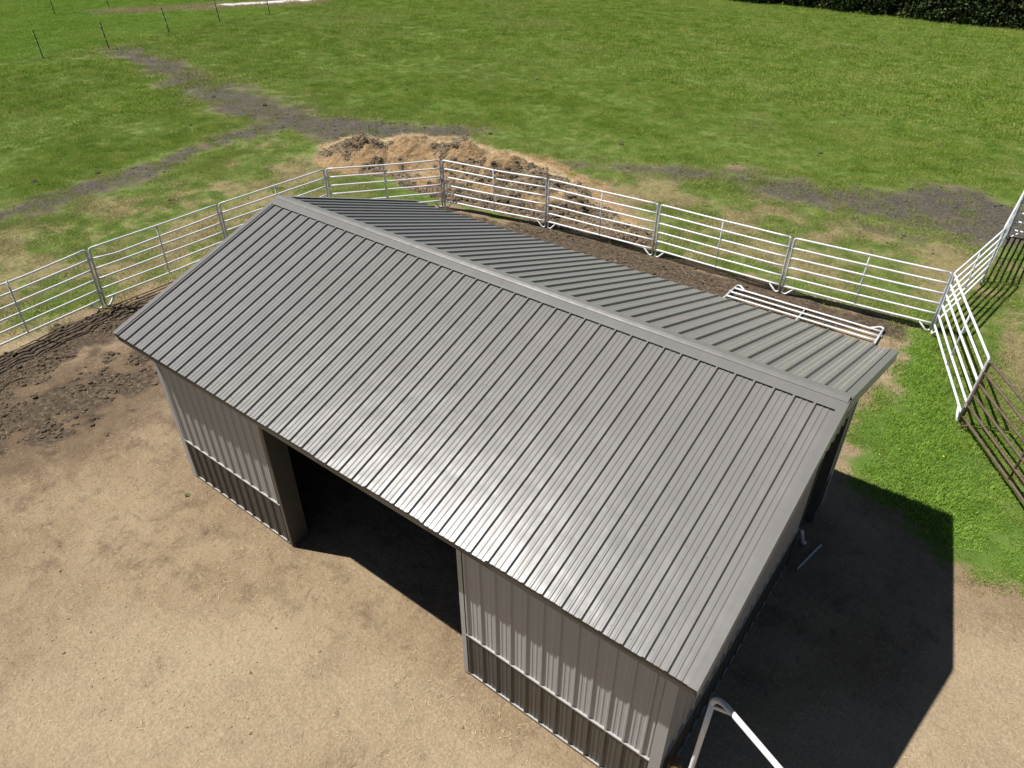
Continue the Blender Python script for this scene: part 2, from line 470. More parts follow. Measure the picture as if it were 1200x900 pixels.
# ------------------------------------------------------------------ the shed
L, D, HE, HR = 9.80, 3.375, 3.082, 4.219
WX0, WX1, WY0, WY1 = 0.28, 9.52, 0.342, 6.41
OPX0, OPX1 = 3.02, 6.72
TH = math.atan2(HR-HE, D)
SL = math.hypot(D, HR-HE)
HW = 0.90
shed = empty('metal_shed', (4.9, 3.375, 0), 'grey metal pole shed with ribbed gable roof and open front bay', 'shed')
SH = Vector((4.9, 3.375, 0))
def kid(name, me, mat, parent, M=None, label=None):
    """link a mesh given in world space (or local + M) under the shed"""
    o = link(name, me, mat, parent)
    o.matrix_world = (M if M is not None else Matrix())
    base = parent
    o.matrix_parent_inverse = Matrix()
    inv = Matrix.Translation(-SH)
    if parent is shed:
        o.matrix_basis = inv @ (M if M is not None else Matrix())
    else:
        o.matrix_basis = parent['_w'] if False else (WORLD[parent.name].inverted() @ (M if M is not None else Matrix()))
    WORLD[o.name] = (M if M is not None else Matrix())
    if label: o['label'] = label
    return o
WORLD = {shed.name: Matrix.Translation(SH)}

RP = 0.2286
def rib_profile(nr, x_first, width, ht=0.028, bw=0.0235, tw=0.011, minor=0.0064):
    """(x, w) outline of a ribbed sheet: nr tall ribs, two low beads between each pair"""
    P = [(0, 0)]
    def add(x, w):
        if x > P[-1][0]+1e-5 and x < width-1e-5:
            P.append((x, w))
    for k in range(nr+1):
        xc = x_first+k*RP
        if k == 0:
            pass
        if k < nr:
            for dx, w in ((-bw, 0), (-tw, ht), (tw, ht), (bw, 0)):
                add(xc+dx, w)
            for f in (0.36, 0.64):
                for dx, w in ((-0.017, 0), (-0.007, minor), (0.007, minor), (0.017, 0)):
                    add(xc+f*RP+dx, w)
    P.append((width, 0))
    return P
def sheet(name, prof, length, th=0.0016, segs=1):
    V, F = [], []
    n = len(prof)
    for s in range(segs+1):
        v = length*s/segs
        for (x, w) in prof: V.append((x, v, w))
    base = len(V)
    for s in range(segs+1):
        v = length*s/segs
        for (x, w) in prof: V.append((x, v, w-th))
    for s in range(segs):
        for i in range(n-1):
            a = s*n+i
            F.append((a, a+1, a+n+1, a+n))
            b = base+a
            F.append((b, b+n, b+n+1, b+1))
    for i in range(n-1):
        F.append((i, base+i, base+i+1, i+1))
        e = segs*n+i
        F.append((e, e+1, base+e+1, base+e))
    return mesh(name, V, F)
# roof deck (purlins and sheathing) carries the panels
def slope_matrix(front):
    if front:
        return Matrix(((1, 0, 0, 0), (0, math.cos(TH), -math.sin(TH), 0), (0, math.sin(TH), math.cos(TH), HE), (0, 0, 0, 1)))
    return Matrix(((-1, 0, 0, L), (0, -math.cos(TH), math.sin(TH), 2*D), (0, math.sin(TH), math.cos(TH), HE), (0, 0, 0, 1)))
def poly_prism(name, pts, x0, x1):
    """(y, z) outline extruded along x"""
    n = len(pts)
    V = [(x0, y, z) for y, z in pts]+[(x1, y, z) for y, z in pts]
    F = [tuple(range(n)), tuple(range(2*n-1, n-1, -1))]
    F += [(i, i+n, (i+1) % n+n, (i+1) % n) for i in range(n)]
    me = mesh(name, V, F)
    bm = bmesh.new(); bm.from_mesh(me)
    bmesh.ops.recalc_face_normals(bm, faces=bm.faces[:])
    bm.to_mesh(me); bm.free()
    return me
k_ = 0.012
roof = kid('roof', poly_prism('roof', [(0.02, HE-k_+0.004), (D, HR-k_-0.002), (2*D-0.02, HE-k_+0.004), (2*D-0.02, HE-0.10), (D, HR-0.11), (0.02, HE-0.10)], 0.03, L-0.03), M_WOOD, shed)
full = sheet('roof_panel', rib_profile(4, 0.03, 4*RP), SL-0.02, segs=3)
XR = 0.12-0.03
last_w = L-0.02-(XR+10*4*RP)
short = sheet('roof_panel', rib_profile(2, 0.03, last_w), SL-0.02, segs=3)
edge_strip = sheet('roof_panel', [(0, 0), (XR-0.02, 0)], SL-0.02)
for fr in (True, False):
    MS = slope_matrix(fr)
    for i in range(10):
        jx = random.uniform(-.0012, .0012)
        kid('roof_panel', full, M_ROOF, roof, MS @ Matrix.Translation((XR+i*4*RP, random.uniform(-.014, .004), jx)))
    kid('roof_panel', short, M_ROOF, roof, MS @ Matrix.Translation((XR+40*RP, 0, 0)))
    kid('roof_panel', edge_strip, M_ROOF, roof, MS @ Matrix.Translation((0.02, 0, 0)))
# ridge cap
def bend(pts, name, x0, x1, th=0.0015):
    V, F = [], []
    n = len(pts)
    xs = np.linspace(x0, x1, 5)
    for x in xs:
        for (y, z) in pts: V.append((x, y, z))
    for s in range(len(xs)-1):
        for i in range(n-1):
            a = s*n+i
            F.append((a, a+n, a+n+1, a+1))
    me = mesh(name, V, F)
    bm = bmesh.new(); bm.from_mesh(me)
    bmesh.ops.recalc_face_normals(bm, faces=bm.faces[:])
    bmesh.ops.solidify(bm, geom=bm.faces[:], thickness=th)
    bm.to_mesh(me); bm.free()
    return me
cap = []
ct, st = math.cos(TH), math.sin(TH)
for s, w in ((0.196, 0.0275), (0.193, 0.0308), (0.155, 0.0325), (0.062, 0.0335), (0.056, 0.042), (0.030, 0.046)):
    cap.append((D-s*ct-w*st, HR-s*st+w*ct))
cap.append((D-0.012, HR+0.0485))
cap = cap+[(2*D-y, z) for y, z in reversed(cap)]
kid('ridge_cap', bend(cap, 'ridge_cap', 0.012, L-0.012), M_TRIM, roof)
# screw heads in rows along the purlins, too small to pick apart singly
def screws(front):
    MS = slope_matrix(front)
    V, F = [], []
    for row_ in range(7):
        v = 0.10+row_*(SL-0.36)/6
        for kx in range(41):
            xx = 0.12+kx*RP+0.045+random.uniform(-.006, .006)
            vv = v+random.uniform(-.012, .012)
            b = len(V)
            for i in range(6):
                V.append((xx+.0075*math.cos(i*PI/3), vv+.0075*math.sin(i*PI/3), 0.0))
            for i in range(6):
                V.append((xx+.0055*math.cos(i*PI/3), vv+.0055*math.sin(i*PI/3), 0.0065))
            F.append(tuple(b+6+i for i in range(6)))
            F += [(b+i, b+(i+1) % 6, b+6+(i+1) % 6, b+6+i) for i in range(6)]
    o = kid('roof_screws', mesh('roof_screws', V, F), M_TRIM, roof, MS)
    o['kind'] = 'stuff'
screws(True); screws(False)
# rake trims
def rake(front, left):
    MS = slope_matrix(front)
    at0 = left if front else (not left)
    a, b = (0.0, 0.092) if at0 else (L, L-0.092)
    sg = 1 if at0 else -1
    lst = [(min(a-sg*0.004, b), max(a-sg*0.004, b), -0.012, SL-0.01, 0.0295, 0.0320),
           (min(a-sg*0.004, a+sg*0.004), max(a-sg*0.004, a+sg*0.004), -0.012, SL-0.03, -0.135, 0.0293),
           (min(a+sg*.0042, a+sg*0.03), max(a+sg*.0042, a+sg*0.03), -0.010, SL-0.05, -0.135, -0.128)]
    kid('rake_trim', boxes('rake_trim', lst), M_TRIM, roof, MS)
for fr in (True, False):
    for lf in (True, False):
        rake(fr, lf)
for fr in (True, False):
    yy = (0.016, 0.0198) if fr else (2*D-0.0198, 2*D-0.016)
    y2 = (0.0202, 0.05) if fr else (2*D-0.05, 2*D-0.0202)
    kid('eave_trim', boxes('eave_trim', [(0.01, L-0.01, *yy, HE-0.125, HE-0.006), (0.01, L-0.01, *y2, HE-0.125, HE-0.121)]), M_WAIN, roof)
    so_y = (0.052, WY0-0.002) if fr else (WY1+0.002, 2*D-0.052)
    kid('soffit', boxes('soffit', [(0.04, L-0.04, *so_y, HE-0.119, HE-0.108)]), M_TRIM, roof)
# walls: a backing with ribbed sheets fixed to it
def wall_outline(name, lst):
    return boxes(name, lst)
TOPZ = HE-0.122
wf = kid('wall', boxes('wall', [(WX0, OPX0, WY0, WY0+.14, 0, TOPZ), (OPX1, WX1, WY0, WY0+.14, 0, TOPZ), (OPX0, OPX1, WY0+.004, WY0+.14, 2.72, TOPZ)]), M_WOOD, shed)
wb = kid('wall', boxes('wall', [(WX0, WX1, WY1-.14, WY1, 0, TOPZ)]), M_WOOD, shed)
def gable_pts(y0, y1, z0):
    f = lambda y: HE+(HR-HE)*(1-abs(y-D)/D)-0.12
    p = [(y0, z0), (y1, z0), (y1, f(y1))]
    if y0 < D < y1: p.append((D, f(D)))
    return p+[(y0, f(y0))]
DY0, DY1, DH = 4.75, 5.95, 2.25
wl = kid('wall', poly_prism('wall', gable_pts(WY0+.142, WY1-.142, 0), WX0, WX0+.14), M_WOOD, shed)
# right gable with a doorway near its back corner
def merge(name, parts):
    bm = bmesh.new()
    for p in parts: bm.from_mesh(p)
    me = bpy.data.meshes.new(name); bm.to_mesh(me); bm.free()
    return me
wr = kid('wall', merge('wall', [poly_prism('a', gable_pts(WY0+.142, DY0, 0), WX1-.14, WX1), poly_prism('b', gable_pts(DY0+.0005, DY1-.0005, DH), WX1-.14, WX1), poly_prism('c', gable_pts(DY1, WY1-.142, 0), WX1-.14, WX1)]), M_WOOD, shed)

_sheets = {}
def rib_sheet(w, ln, first=0.03):
    key = (round(w, 4), round(ln, 4), first)
    if key not in _sheets:
        nr = max(0, int((w-first-0.02)//RP)+1)
        _sheets[key] = sheet('panel', rib_profile(nr, first, w, 0.023, 0.027, 0.012, 0.0045), ln)
    return _sheets[key]
def face_wall(origin, ux, n, length, z0, z1, parent, name, mat):
    """ribbed panels standing on the outer face of a wall; ux along the wall, n outwards"""
    ux, n = Vector(ux), Vector(n)
    x = 0
    PW = 4*RP
    while x < length-0.05:
        w = min(PW, length-x)
        me = rib_sheet(w, z1-z0)
        Mx = Matrix((( *ux, 0), (0, 0, 1, 0), (*n, 0), (0, 0, 0, 1))).transposed()
        Mx.translation = Vector(origin)+ux*x+Vector((0, 0, z0))+n*0.006
        kid(name, me, mat, parent, Mx)
        x += PW
def clad(origin, ux, n, length, parent, top):
    face_wall(origin, ux, n, length, 0.057, HW-0.012, parent, 'wainscot_panel', M_WAIN)
    face_wall(origin, ux, n, length, HW+0.014, top, parent, 'wall_panel', M_WALL)
    def band(name, z0, z1, d, mat):
        u, nn, o = Vector(ux), Vector(n), Vector(origin)
        a, b = o+nn*0.002, o+u*length+nn*d
        kid(name, boxes(name, [(min(a.x, b.x), max(a.x, b.x), min(a.y, b.y), max(a.y, b.y), z0, z1)]), mat, parent)
    band('wainscot_trim', HW-0.010, HW+0.012, 0.033, M_LIGHT)
    band('base_trim', 0.035, 0.055, 0.028, M_LIGHT)
    band('skirt_board', 0.0, 0.034, 0.018, M_WOOD)
clad((WX0+.10, WY0, 0), (1, 0, 0), (0, -1, 0), OPX0-WX0-.145, wf, TOPZ)
clad((OPX1+.045, WY0, 0), (1, 0, 0), (0, -1, 0), WX1-OPX1-.145, wf, TOPZ)
face_wall((OPX0+.004, WY0+.004, 0), (1, 0, 0), (0, -1, 0), OPX1-OPX0-.008, 2.74, TOPZ, wf, 'wall_panel', M_WALL)
clad((WX1-.1, WY1, 0), (-1, 0, 0), (0, 1, 0), WX1-WX0-.2, wb, TOPZ)
clad((WX0, WY1-.1, 0), (0, -1, 0), (-1, 0, 0), WY1-WY0-.2, wl, TOPZ)
clad((WX1, WY0+.1, 0), (0, 1, 0), (1, 0, 0), DY0-WY0-.1, wr, TOPZ)
clad((WX1, DY1, 0), (0, 1, 0), (1, 0, 0), WY1-DY1-.1, wr, TOPZ)
face_wall((WX1, DY0, 0), (0, 1, 0), (1, 0, 0), DY1-DY0, DH, TOPZ, wr, 'wall_panel', M_WALL)
def gable_sheet(xf_, sgn, parent):
    f = lambda y: HE+(HR-HE)*(1-abs(y-D)/D)-0.125
    y = WY0+.02
    while y < WY1-.06:
        y1 = min(y+4*RP, WY1-.02)
        pts = [(y, TOPZ+.004), (y1, TOPZ+.004), (y1, max(f(y1), TOPZ+.006))]
        if y < D < y1: pts.append((D, f(D)))
        pts.append((y, max(f(y), TOPZ+.006)))
        a, b = (xf_+0.004, xf_+0.010) if sgn > 0 else (xf_-0.010, xf_-0.004)
        kid('gable_panel', poly_prism('gable_panel', pts, a, b), M_WALL, parent)
        y = y1+.0005
gable_sheet(WX0, -1, wl)
gable_sheet(WX1, 1, wr)
def corner(x, y, sx, sy, parent, mat):
    e = 0.030
    ax0, ax1 = sorted((x+sx*e, x-sx*0.098))
    bx0, bx1 = sorted((x+sx*(e-.003), x+sx*e))
    kid('corner_trim', boxes('corner_trim', [
        (ax0, ax1, *sorted((y+sy*e, y+sy*(e-.003))), 0.03, TOPZ-.004),
        (bx0, bx1, *sorted((y+sy*(e-.0032), y-sy*0.098)), 0.03, TOPZ-.004)]), mat, parent)
corner(WX0, WY0, -1, -1, wf, M_WALL); corner(WX1, WY0, 1, -1, wf, M_WALL)
corner(WX0, WY1, -1, 1, wb, M_WALL); corner(WX1, WY1, 1, 1, wb, M_WALL)
for xx, s in ((OPX0, 1), (OPX1, -1)):
    a0, a1 = sorted((xx-s*0.045, xx+s*0.026))
    b0, b1 = sorted((xx+s*0.022, xx+s*0.026))
    kid('jamb_trim', boxes('jamb_trim', [(a0, a1, WY0-.030, WY0-.026, 0.02, 2.735), (b0, b1, WY0-.0258, WY0+.20, 0.0, 2.735)]), M_WALL if s < 0 else M_WAIN, wf)  # left jamb faces away from the sun; its shade is painted with dark paint
    p0, p1 = sorted((xx-s*.14, xx+s*.0215))
    kid('jamb_post', boxes('jamb_post', [(p0, p1, WY0+.1405, WY0+.30, -.05, TOPZ-.05)], 0.004), M_WAIN, wf)
kid('header', boxes('header', [(OPX0+.03, OPX1-.03, WY0+.142, WY0+.182, 2.60, 2.90)], 0.003), M_WOOD, wf)
for dy in (DY0, DY1):
    s = 1 if dy == DY0 else -1
    a0, a1 = sorted((dy-s*.02, dy+s*.03))
    kid('door_jamb', boxes('door_jamb', [(WX1-.15, WX1+.034, a0, a1, 0.0, DH)]), M_WAIN, wr)
for xx in (2.9, 6.84):
    for yy in (2.4, 4.4):
        kid('inner_post', boxes('inner_post', [(xx-.07, xx+.07, yy-.07, yy+.07, -.05, HE+0.25)], 0.004), M_WOOD, shed)

# ------------------------------------------------------------------ corral panels
RZ = [0.225+0.262*i for i in range(6)]
RR = 0.0255
def corral_panel(A, B, label, cat='fence panel', mat=M_PIPE, pmat=M_PIPE_SHADE, leanA=(0, 0), leanB=(0, 0), bends=None, group='white pipe corral panels around the yard', name='corral_panel', zoff=None, rr=RR):  # default pmat paints shade into the white uprights
    """A, B: ends on the ground. lean: sideways shift of the top, bends: {rail: (pos, dz, dn)}"""
    A, B = Vector((*A, 0)), Vector((*B, 0))
    mid = (A+B)/2
    za = gz(A.x, A.y) if zoff is None else zoff
    zb = gz(B.x, B.y) if zoff is None else zoff
    A.z, B.z = za, zb
    root = empty(name, (mid.x, mid.y, (za+zb)/2), label, cat, group)
    O = Vector(root.location)
    u = (B-A).normalized()
    nrm = Vector((-u.y, u.x, 0))
    gap = 0.045
    A = A+u*gap; B = B-u*gap
    ln = (B-A).length
    TOP = RZ[-1]
    def at(s, z):
        f = s/ln
        le = Vector((leanA[0]*(1-f)+leanB[0]*f, leanA[1]*(1-f)+leanB[1]*f, 0))
        return A+(B-A)*f+Vector((0, 0, z))+le*(z/TOP)-O
    bends = bends or {}
    for i, z in enumerate(RZ):
        pts = []
        ns = 12
        s0, s1 = (0.0, ln)
        b = bends.get(i)
        ph = random.uniform(0, 6)
        for k in range(ns+1):
            f = k/ns
            p = at(s0+(s1-s0)*f, z)
            dz = -0.006*math.sin(PI*f)+0.004*math.sin(ph+7*f)*math.sin(PI*f)
            if b:
                w = f/b[0] if f < b[0] else (1-f)/(1-b[0])
                dz += b[1]*w
                p = p+nrm*(b[2]*w)
            pts.append(p+Vector((0, 0, dz)))
        if i == 5:      # rounded top corners
            pts[0] = pts[0]+u*0.05; pts[-1] = pts[-1]-u*0.05
        link('rail', tube('rail', pts, rr, 8), mat, root)
    for end in (0, 1):
        sx = 0.0 if end == 0 else ln
        d = 1 if end == 0 else -1
        pts = [at(sx, 0.075), at(sx, 0.6), at(sx, 1.1), at(sx, TOP-0.05), at(sx+d*0.012, TOP-0.018), at(sx+d*0.05, TOP)]
        link('end_post', tube('end_post', pts, rr*1.05, 8), pmat, root)
        foot = [at(sx, 0.078), at(sx+d*0.008, 0.045), at(sx+d*0.035, 0.022), at(sx+d*0.075, 0.018), at(sx+d*0.115, 0.040), at(sx+d*0.27, RZ[0]-0.01)]
        link('foot', tube('foot', foot, rr*0.95, 8), mat, root)
        for zz in (0.42, 1.28):
            c_ = at(sx, zz)
            link('coupling', tube('coupling', [c_-u*d*0.046, c_+u*d*0.012], 0.016, 6), M_STEEL, root)
            link('coupling_pin', tube('coupling_pin', [c_-u*d*0.046+Vector((0, 0, -.05)), c_-u*d*0.046+Vector((0, 0, .07))], 0.008, 6), M_STEEL, root)
    sm = ln*0.5+random.uniform(-.03, .03)
    pts = [at(sm, RZ[0]-0.02), at(sm, 0.8), at(sm, TOP+0.005)]
    pts = [p+nrm*0.0 for p in pts]
    link('mid_brace', tube('mid_brace', pts, rr*0.80, 8), pmat, root)
    return root

K3, K2, K1, K0 = (-6.72, -1.15), (-6.96, 2.46), (-6.96, 6.12), (-6.8, 9.72)
J0, J1, J2, J3, J4 = (-4.54, 12.46), (-0.94, 13.11), (2.58, 13.35), (6.22, 13.36), (9.75, 13.72)
MM, NN, WW = (10.24, 17.25), (10.28, 20.85), (10.95, 10.28)
corral_panel(K3, K2, 'white pipe panel cut by the left edge of the photo, top rail kinked', leanB=(-.03, .10), leanA=(.05, 0), bends={5: (0.6, -.05, .04), 3: (.5, -.02, .02)})
corral_panel(K2, K1, 'white pipe panel beside the left roof corner, second rail from the top bent down', leanA=(-.03, .10), bends={4: (0.17, -.06, .0)})
corral_panel(K1, K0, 'white pipe panel whose lower half hides behind the left end of the roof ridge', bends={2: (.4, .01, .01)})
corral_panel(K0, J0, 'white pipe panel in front of the left half of the straw heap', bends={5: (.5, -.015, 0)})
corral_panel(J0, J1, 'white pipe panel in front of the dark lumpy face of the straw heap', bends={5: (.55, -.03, .02), 4: (.5, -.02, .02)})
corral_panel(J1, J2, 'white pipe panel at the right tail of the straw heap')
corral_panel(J2, J3, 'white pipe panel behind the shed, just left of the panel lying flat', bends={3: (.5, -.01, .01)})
corral_panel(J3, J4, 'white pipe panel along the back, directly behind the panel lying flat')
corral_panel(J4, MM, 'white pipe panel seen end-on, running away from the rear corner of the corral', leanB=(.03, 0))
corral_panel(MM, NN, 'farther white pipe panel seen end-on at the right edge of the photo')
corral_panel(NN, (13.92, 20.75), 'farthest white pipe panel, cut by the right edge above the fence shadow')
corral_panel(J4, WW, 'white pipe panel swung open towards the green grass beside the shed', leanB=(.04, -.03), group='white pipe corral panels around the yard')
corral_panel(WW, (12.98, 7.25), 'rusty brown pipe panel at the right edge of the photo', mat=M_RUST, pmat=M_RUST, group=None, leanA=(.03, -.03))
# panel lying flat behind the shed
flat = corral_panel((0, 0), (3.72, 0), 'white pipe panel lying flat on the mud behind the shed roof', group='white pipe corral panels around the yard', zoff=0.0)
flat.rotation_euler = (math.radians(88.5), 0, math.radians(0.8))
flat.location = (7.02, 13.08, 0.06)

# loose white pipes by the shaded gable wall, bent feet cut from old panels
def loose_pipe(pts, r, label):
    o = link('loose_pipe', tube('loose_pipe', pts, r, 8), M_PIPE_SHADE)  # white pipe, its shade put into the paint
    return tag(o, label, 'pipe', 'loose white pipes by the gable wall')
loose_pipe([(9.84, 5.50, .03), (9.81, 5.40, .026), (9.76, 5.12, .026), (9.70, 4.80, .026)], 0.018, 'thin white pipe lying on shaded ground along the gable wall')
loose_pipe([(9.62, 5.42, .02), (9.605, 5.36, .03), (9.60, 5.28, .12), (9.585, 5.05, .48), (9.57, 4.90, .72)], 0.026, 'short white pipe leaning on the shaded gable wall by its doorway')

# tall bow gate frame at the shed's near corner
gf = empty('gate_frame', (9.83, 0.44, 0), 'tall white pipe gate frame with rounded corner at the near shed corner', 'gate')
du = Vector((0.92, -0.39, 0)).normalized()
p0 = Vector((0, 0, 0))
TOPG = 2.60
lt = Vector((0.045, -0.05, 0))
R_ = 0.17
GW = 2.9
def gp(s, z):
    return p0+du*s+Vector((0, 0, z))+lt*(z/TOPG)
link('upright', tube('upright', [gp(0, -.05), gp(0, 1.0), gp(0, 1.8), gp(0, TOPG-R_)], 0.029, 12), M_PIPE, gf)
cpts = [gp(R_-R_*math.cos(a), TOPG-R_+R_*math.sin(a)) for a in np.linspace(0, PI/2, 9)]
link('corner_bend', tube('corner_bend', cpts, 0.029, 12), M_PIPE_SHADE, gf)  # shade under the eave painted into the bend of the white pipe
link('top_rail', tube('top_rail', [gp(R_, TOPG), gp(GW/2, TOPG), gp(GW-R_, TOPG)], 0.029, 12), M_PIPE, gf)
link('corner_brace', tube('corner_brace', [gp(0.0, TOPG-R_-.06), gp(R_+.07, TOPG-0.005)], 0.015, 8), M_PIPE, gf)
cp2 = [gp(GW-R_+R_*math.cos(a), TOPG-R_+R_*math.sin(a)) for a in np.linspace(PI/2, 0, 9)]
link('corner_bend', tube('corner_bend', cp2, 0.029, 12), M_PIPE_SHADE, gf)
link('upright', tube('upright', [gp(GW, TOPG-R_), gp(GW, 1.5), gp(GW, -.05)], 0.029, 12), M_PIPE, gf)
for zz in (0.55, 1.0):
    link('hinge', tube('hinge', [gp(-0.09, zz), gp(0.0, zz+.01), gp(0.04, zz+.02)], 0.016, 8), M_RUST, gf)
    link('hinge_strap', tube('hinge_strap', [gp(0, zz-.045), gp(0, zz+.055)], 0.036, 10), M_RUST, gf)

pt = bmesh.new()
rings = []
for i, z in enumerate((-0.3, 0.0, 0.5, 0.96, 0.995, 1.0)):
    rr_ = (0.078, 0.078, 0.075, 0.074, 0.066, 0.03)[i]
    rings.append([pt.verts.new((rr_*math.cos(a)*(1+.05*math.sin(3*a)), rr_*math.sin(a), z+(0.012*math.cos(a) if i > 3 else 0))) for a in np.linspace(0, 2*PI, 17)[:-1]])
for a, b in zip(rings[:-1], rings[1:]):
    for i in range(16):
        pt.faces.new((a[i], a[(i+1) % 16], b[(i+1) % 16], b[i]))
pt.faces.new(rings[-1])
me = bpy.data.meshes.new('wooden_post'); pt.to_mesh(me); pt.free()
po = link('wooden_post', me, M_POST)
po.location = (9.67, 0.43, 0)
tag(po, 'short brown wooden post at the near corner of the shed', 'post')

# ------------------------------------------------------------------ T-posts of the far pasture fence
def tpost(x, y, lx, ly, label, h=1.5, group='dark steel posts of the far fence'):
    z0 = gz(x, y)
    r = empty('fence_post', (x, y, z0), label, 'fence post', group)
    w, th = 0.034, 0.012
    V, F = [], []
    prof = [(-w, 0), (w, 0), (w, th), (th/2, th), (th/2, 0.05), (-th/2, 0.05), (-th/2, th), (-w, th)]
    for zz in (-0.3, h):
        for a, b in prof: V.append((a+lx*max(zz, 0)/h, b+ly*max(zz, 0)/h, zz))
    n = len(prof)
    F = [(i, (i+1) % n, (i+1) % n+n, i+n) for i in range(n)]+[tuple(range(n, 2*n))]
    link('shaft', mesh('shaft', V, F), M_TPOST, r)
    for zz in (0.55, 0.95, 1.3):
        link('insulator', boxes('insulator', [(-0.03+lx*zz/h, 0.03+lx*zz/h, -0.05+ly*zz/h, -0.002+ly*zz/h, zz-.03, zz+.03)], 0.006), M_INSUL, r)
near = [(-38.1, 15.2), (-37.6, 18.9), (-39.2, 23.9), (-39.8, 28.2), (-40.0, 32.6)]
words = ['leftmost', 'second from the left', 'third from the left', 'fourth from the left', 'rightmost, past the white gravel patch']
for (x, y), w in zip(near, words):
    tpost(x, y, random.uniform(-.08, .08), random.uniform(-.12, .02), 'thin dark steel post in the nearer far fence row, '+w, 1.5+random.uniform(-.03, .06))
for (x, y), w in zip([(-53, 22.9), (-52.8, 27.0), (-52.3, 30.6)], ['left of three', 'middle of three', 'right of three']):
    tpost(x, y, random.uniform(-.08, .08), random.uniform(-.1, .02), 'dark post cut by the top edge of the photo, '+w, 1.5)

# ------------------------------------------------------------------ straw and manure heap
hx = np.arange(-13.5, 3.6, 0.06)
hy = np.arange(11.9, 19.0, 0.06)
HX, HY = np.meshgrid(hx, hy)
a_, b_ = HX.ravel(), HY.ravel()
blobs = [(-10.0, 14.2, .85, 1.4, 1.1), (-8.4, 15.2, 1.05, 1.5, 1.15), (-6.3, 15.4, 1.1, 1.4, 1.25), (-4.4, 15.4, 1.1, 1.3, 1.3), (-2.7, 15.0, .95, 1.2, 1.15), (-1.2, 14.5, .6, 1.2, .9), (0.8, 14.1, .3, 1.3, .6), (-5.4, 13.6, .4, 2.0, .6)]
hz = np.zeros_like(a_)
for (x, y, h_, sx_, sy_) in blobs:
    hz = np.maximum(hz, 0.93*h_*np.exp(-((a_-x)/sx_)**2*0.8-((b_-y)/sy_)**2*0.9))
hz = hz+0.25*hz*(fbm(a_, b_, 0.9, 3, 71)-0.5)*2
lump = fbm(a_, b_, 2.2, 4, 72, 0.6)
hz = hz+sstep(hz, 0.03, 0.3)*(np.abs(lump-0.5)*0.75-0.08)*0.8
hz = hz-0.09
keep = hz+0.0
gzz = ground_z(a_, b_)
darkm = sstep(fbm(a_, b_, 0.7, 4, 73, 0.65)+0.17*sstep(15.3-b_, -0.2, 0.9)+0.10*sstep(a_, -7, -3)-0.10*sstep(-a_, 7, 9), 0.51, 0.68)
hn, hm = len(hx), len(hy)
ii = np.arange(hn*hm).reshape(hm, hn)
qq = np.stack([ii[:-1, :-1], ii[:-1, 1:], ii[1:, 1:], ii[1:, :-1]], -1).reshape(-1, 4)
vis = (keep[qq].max(axis=1) > -0.06)
qq = qq[vis]
used = np.unique(qq)
remap = -np.ones(hn*hm, int); remap[used] = np.arange(len(used))
me = bpy.data.meshes.new('straw_heap')
me.from_pydata(np.stack([a_, b_, gzz+hz], 1)[used].tolist(), [], remap[qq].tolist())
me.polygons.foreach_set('use_smooth', [True]*len(me.polygons))
at_ = me.attributes.new('dark', 'FLOAT', 'POINT')
at_.data.foreach_set('value', darkm[used].astype(np.float32))
t = NT('straw_and_manure')
dk = t.attr('dark').outputs['Fac']
n1, n2, n3 = t.noise(1.4, 6, 0.7), t.noise(7, 6, 0.75), t.noise(40, 4, 0.8)
sc_ = t.ramp(n2, [(0.30, (0.17, 0.105, 0.055)), (0.48, (0.29, 0.185, 0.092)), (0.68, (0.45, 0.305, 0.160))])
sc_ = t.mix(t.math('MULTIPLY', t.sstep(n3, .58, .75), .5), sc_, (0.54, 0.41, 0.25))
mc_ = t.ramp(n2, [(0.34, (0.050, 0.034, 0.022)), (0.5, (0.13, 0.088, 0.054)), (0.66, (0.27, 0.19, 0.115))])
f_ = t.sstep(t.math('ADD', dk, t.math('MULTIPLY', t.math('SUBTRACT', n2, .5), 1.3)), 0.3, 0.7)
cc = t.mix(f_, sc_, mc_)
nb = t.bump(n2, 0.9, 0.06)
nb = t.bump(n3, 0.7, 0.015, nb)
M_HEAP = t.out(cc, 0.95, nb, 0.1)
heap = tag(link('straw_heap', me, M_HEAP), 'heap of tan straw and dark manure outside the back fence', 'heap')

